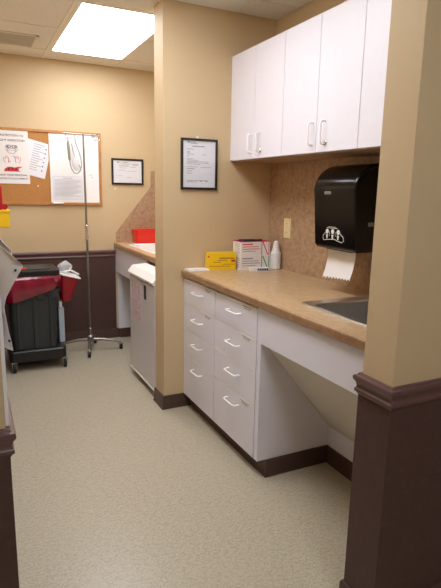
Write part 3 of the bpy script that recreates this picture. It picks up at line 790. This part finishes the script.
for x in (cx0 + .03, cx1 - .016):
    for y in (cy0 + .018, cy1 - .05):
        w = B(); lathe(w, [(.010, -.010), (.033, -.010), (.036, -.006), (.036, .006), (.033, .010), (.010, .010)], (x, y, .0362), 20, 'x')
        wh = part('caster_wheel', w, 'rubber', t)
        fk = B(); box(fk, x - .019, x - .014, y - .014, y + .014, .028, .08, .002); box(fk, x + .014, x + .019, y - .014, y + .014, .028, .08, .002); box(fk, x - .019, x + .019, y - .014, y + .014, .074, .0805, .002)
        part('caster_fork', fk, 'steel', wh)
part('bracket', box(B(), b1 + .016, b1 + .040, 1.16, 1.30, .585, .63, .004), 'blackm', t)
solo('orange_tag', box(B(), -.862, -.800, 1.085, 1.125, .7805, .796, .004), 'orange', 'orange plastic piece lying on the black bin lid', 'tag')
# the red bag folded over the bin's rim
gr = []
N = 64
per = rrect(b0 - .016, b1 + .016, b2 - .016, b3 + .016, .05, 0, 15)
for i in range(11):
    s = i / 10; row = []
    for k, (x, y, _) in enumerate(per + [per[0]]):
        u = max(0, min(1, (x - b0) / (b1 - b0)))
        hem = .534 + .108 * u ** 1.9 + .012 * math.sin(x * 60)
        if y > b2 + .1: hem = .60
        z = .734 + (hem - .734) * s
        bul = .010 + .030 * math.sin(math.pi * min(1, .15 + s * .8)) * (1 if y < b2 + .05 else .35) + .006 * math.sin(x * 75 + s * 6) * math.sin(s * 3.1)
        cxm, cym = (b0 + b1) / 2, (b2 + b3) / 2
        dx, dy = x - cxm, y - cym
        L = math.hypot(dx, dy); 
        row.append((x + dx / L * bul * .5, y + dy / L * bul - .0, z))
    gr.append(row)
gr.insert(0, [(x * .985 + .015 * (b0 + b1) / 2, y * .985 + .015 * (b2 + b3) / 2, .7345) for x, y, _ in per + [per[0]]])
bm = patch(B(), gr); bmesh.ops.remove_doubles(bm, verts=bm.verts, dist=1e-5)
solo('bin_bag', thicken(bm, .0015), 'bag', 'shiny dark red plastic bag folded over the rim of the charcoal bin', 'bag')
# red container on the bin's side
t = thing('red_container', 'dark red leaning container with pale rim on the right side of the charcoal bin', 'container', (-.52, 1.23, .50))
rx = B()
def lean(pts): return [((-.558 + (x + .545) * 1.0) + (z - .5) * 0.10, y, z + (x + .545) * (-.28) * ((z - .49) / .23)) for x, y, z in pts]
A = [rrect(-.528, -.470, 1.16, 1.30, .02, .505), rrect(-.532, -.462, 1.155, 1.305, .02, .52), rrect(-.558, -.420, 1.13, 1.33, .02, .715)]
loft(rx, [lean(a) for a in A])
part('tub', rx, 'darkred', t)
rm = B()
loft(rm, [lean(a) for a in (rrect(-.563, -.412, 1.124, 1.336, .022, .716), rrect(-.568, -.404, 1.118, 1.342, .022, .719), rrect(-.568, -.404, 1.118, 1.342, .022, .726), rrect(-.560, -.412, 1.126, 1.334, .022, .729))])
part('pale_rim', rm, 'whiteplastic', t, 'pale grey rim')
hb = B(); tube(hb, [(-.52, 1.16, .742), (-.47, 1.15, .752), (-.43, 1.16, .728), (-.405, 1.18, .712)], .007, 8); tube(hb, [(-.47, 1.2, .742), (-.466, 1.2, .762), (-.452, 1.2, .765)], .006, 8)
part('latch', hb, 'whiteplastic', t)
bl = B()
for i in range(1):
    L = []
    for j in range(9):
        s = j / 8; w = .044 * math.sin(math.pi * (.22 + .76 * s)) + .006
        L.append([(-.507 + (.012 * s) + w * math.cos(2 * math.pi * k / 16) * (1 + .22 * math.sin(3 * k + 4 * s)), 1.23 + .6 * w * math.sin(2 * math.pi * k / 16) * (1 + .2 * math.cos(5 * k)), .738 + .080 * s) for k in range(16)])
    loft(bl, L)
solo('crumpled_wrap', bl, 'film', 'crumpled pale plastic wrap sticking out above the red container', 'plastic wrap')
t = thing('pale_container', 'narrow pale blue container standing beside the charcoal bin under the red one', 'container', (-.56, 1.24, .165))
part('body', box(B(), -.570, -.526, 1.19, 1.29, .1655, .45, .008), 'paleblue', t)
part('neck', box(B(), -.562, -.536, 1.215, 1.265, .448, .50, .006), 'whiteplastic', t)

# ------------------------------------------------------------------ left wall boxes and papers
t = thing('wall_box', 'yellow plastic box fixed to the left wall under the red container', 'wall box', (-1.06, -.17, 1.19))
part('shell', box(B(), XL + .0005, -.986, -.30, -.05, 1.192, 1.274, .006), 'yellow', t)
part('lip', box(B(), XL + .0005, -.983, -.303, -.047, 1.262, 1.276, .003), 'yellow', t)
t = thing('wall_container', 'crimson container on the left wall on top of the yellow box', 'container', (-1.06, -.17, 1.277))
part('tub', box(B(), XL + .0005, -1.014, -.295, -.055, 1.2765, 1.388, .006), 'red', t)
part('rounded_lip', tube(B(), [(-1.006, -.297, 1.290), (-1.006, -.053, 1.290)], .0135, 12), 'red', t)
def sheet(label, rows, y0, curl, holes=()):
    """rows = [(z on the wall, x of free edge, z of free edge)] from top to bottom"""
    g = []
    for zl, xr, zr in rows:
        g.append([(-1.1195 + (xr + 1.1195) * u, y0 - curl * u * u + .035 * (1 - u), zl + (zr - zl) * u ** 1.15) for u in [k / 10 for k in range(11)]])
    o = thing('paper_sheet', label, 'paper', (-1.119, y0, min(min(q[0], q[2]) for q in rows)), 'punched papers hung on the end of the left wall')
    part('sheet', thicken(patch(B(), g), .0008), 'paper', o)
    for hx, hy, hz in holes:
        part('punch_hole', lathe(B(), [(.0, -.0012), (.0028, -.0012), (.0028, .0012), (0, .0012)], (hx, hy, hz), 12, 'y'), 'dark', o)
sheet('topmost white punched sheet flaring out from the end of the left wall', [(1.262, -1.075, 1.222), (1.252, -1.061, 1.206), (1.235, -1.071, 1.189), (1.215, -1.080, 1.174), (1.195, -1.088, 1.160), (1.170, -1.100, 1.138), (1.150, -1.1045, 1.122), (1.118, -1.108, 1.10)], -1.685, .016, [(-1.0770, -1.6975, 1.197)])
sheet('white sheet just behind the flaring punched one at the left edge', [(1.290, -1.100, 1.262), (1.275, -1.080, 1.238), (1.26, -1.082, 1.215), (1.20, -1.095, 1.17), (1.15, -1.108, 1.12)], -1.660, .012)
sheet('lower white punched sheet with its pointed corner sticking out over the bin', [(1.125, -1.106, 1.120), (1.10, -1.1025, 1.085), (1.06, -1.099, 1.055), (1.03, -1.0955, 1.035), (1.009, -1.0920, 1.008)], -1.678, .012, [(-1.0985, -1.6885, 1.033)])
t = thing('paper_sheet', 'long white sheets hanging flat on the left wall down to the brown rail', 'paper', (-1.115, -1.62, ZR + .001), 'punched papers hung on the end of the left wall')
part('sheet', box(B(), -1.1195, -1.1112, -1.712, -1.50, ZR + .001, 1.14, .001), 'paper', t)

# ------------------------------------------------------------------ alcove beyond the partition
AX = .023
worktop('countertop', AX, XW - .004, TS, YB - .0055, (.13, .52, .88, 1.50), 'mottled laminate countertop of the far alcove with a white sink')
sink('sink', 'porcelain', .13, .52, .88, 1.50, .16, 'white enamel sink in the far alcove in front of the red tub', rim=.035, r=.05)
t = thing('red_tub', 'bright red plastic tub on the far alcove counter against the back splash', 'tub', (.29, 1.64, H))
L = [rrect(.206, .400, 1.575, 1.712, .02, H + .001), rrect(.204, .402, 1.573, 1.714, .02, H + .006), rrect(.194, .412, 1.563, 1.722, .022, H + .105), rrect(.186, .420, 1.556, 1.727, .024, H + .106), rrect(.186, .420, 1.556, 1.727, .024, H + .120), rrect(.188, .408, 1.568, 1.717, .02, H + .120), rrect(.200, .396, 1.58, 1.71, .018, H + .008)]
part('body', loft(B(), L), 'redbright', t)
solo('apron_panel', box(B(), AX + .015, AX + .034, .80, YB - .0075, .63, H - CT - .001, .001), 'lam', 'short white apron panel under the far alcove counter front', 'panel')
solo('side_panel', box(B(), .050, .60, YB - .030, YB - .007, .0885, .629, .001), 'lam', 'white side panel standing against the back wall below the alcove counter', 'panel')
box_ = B(); sweep(box_, [(.062, YB - .0195), (.30, YB - .0195)], [(0, 0), (0, .088), (.012, .088), (.013, .08), (.017, 0)], -1)
struct('baseboard_alcove', box_, 'base', smooth=True)
# undercounter appliance
ax, ay0, ay1 = -.115, .178, .745
t = thing('undercounter_appliance', 'white undercounter appliance with sloped top and dark label slot in the alcove', 'appliance', (.2, (ay0 + ay1) / 2, 0))
part('cabinet', box(B(), ax + .045, .57, ay0 + .004, ay1 - .004, .03, .828, .004), 'appliance', t)
dr = part('door', box(B(), ax, ax + .043, ay0, ay1, .062, .770, .008, 3), 'appliance', t)
part('sloped_top', prism(B(), [(ax - .010, .773), (ax - .012, .790), (ax + .022, .833), (ax + .13, .842), (ax + .13, .829), (ax + .044, .829), (ax + .044, .773)], 'y', ay0 - .002, ay1 + .004), 'appltop', t, smooth=False)
part('grip_recess', box(B(), ax - .002, ax + .01, ay0 + .02, ay1 - .02, .7615, .7690), 'seam', t)
part('kick_plate', box(B(), ax + .05, ax + .07, ay0 + .01, ay1 - .01, .004, .05), 'dark', t)
part('base_lip', box(B(), ax - .004, ax + .046, ay0, ay1, .046, .060, .003), 'appltop', t)
for x in (.0, .50):
    for y in (ay0 + .05, ay1 - .05): part('foot', lathe(B(), [(.02, 0), (.02, .006), (.012, .008), (.012, .032)], (x, y, 0), 12), 'dark', t)
part('label_slot', box(B(), ax - .0015, ax + .001, .350, .398, .645, .742, .0005), 'ink', t, 'narrow dark label')
nt_ = part('notice_sheet', box(B(), ax - .0012, ax + .001, .47, .69, .46, .74), 'pinkpaper', t, 'pale pink printed sheet')
p = B()
for k in range(9): box(p, ax - .0018, ax - .0011, .50 + .02 * (k % 3), .67 - .03 * (k % 2), .70 - k * .026, .706 - k * .026)
part('printed_text', p, 'printl', nt_)
part('hinge', box(B(), ax + .012, ax + .05, ay1 - .006, ay1 + .004, .735, .76, .002), 'dark', t)
part('fascia_mark', box(B(), ax - .0122, ax - .009, .26, .33, .7765, .7805), 'print', t)

# ------------------------------------------------------------------ world and view
w = bpy.data.worlds.new('world'); S.world = w; w.use_nodes = True
w.node_tree.nodes['Background'].inputs[0].default_value = (1.0, .97, .92, 1); w.node_tree.nodes['Background'].inputs[1].default_value = 0.15
S.view_settings.view_transform = 'Standard'; S.view_settings.look = 'None'; S.view_settings.gamma = 1.0; S.view_settings.use_curve_mapping = False
S.view_settings.exposure = 0.19
S.cycles.max_bounces = 10; S.cycles.diffuse_bounces = 6; S.cycles.glossy_bounces = 4; S.cycles.transparent_max_bounces = 8
S.cycles.sample_clamp_indirect = 6.0
try:
    S.cycles.use_denoising = True
except Exception: pass
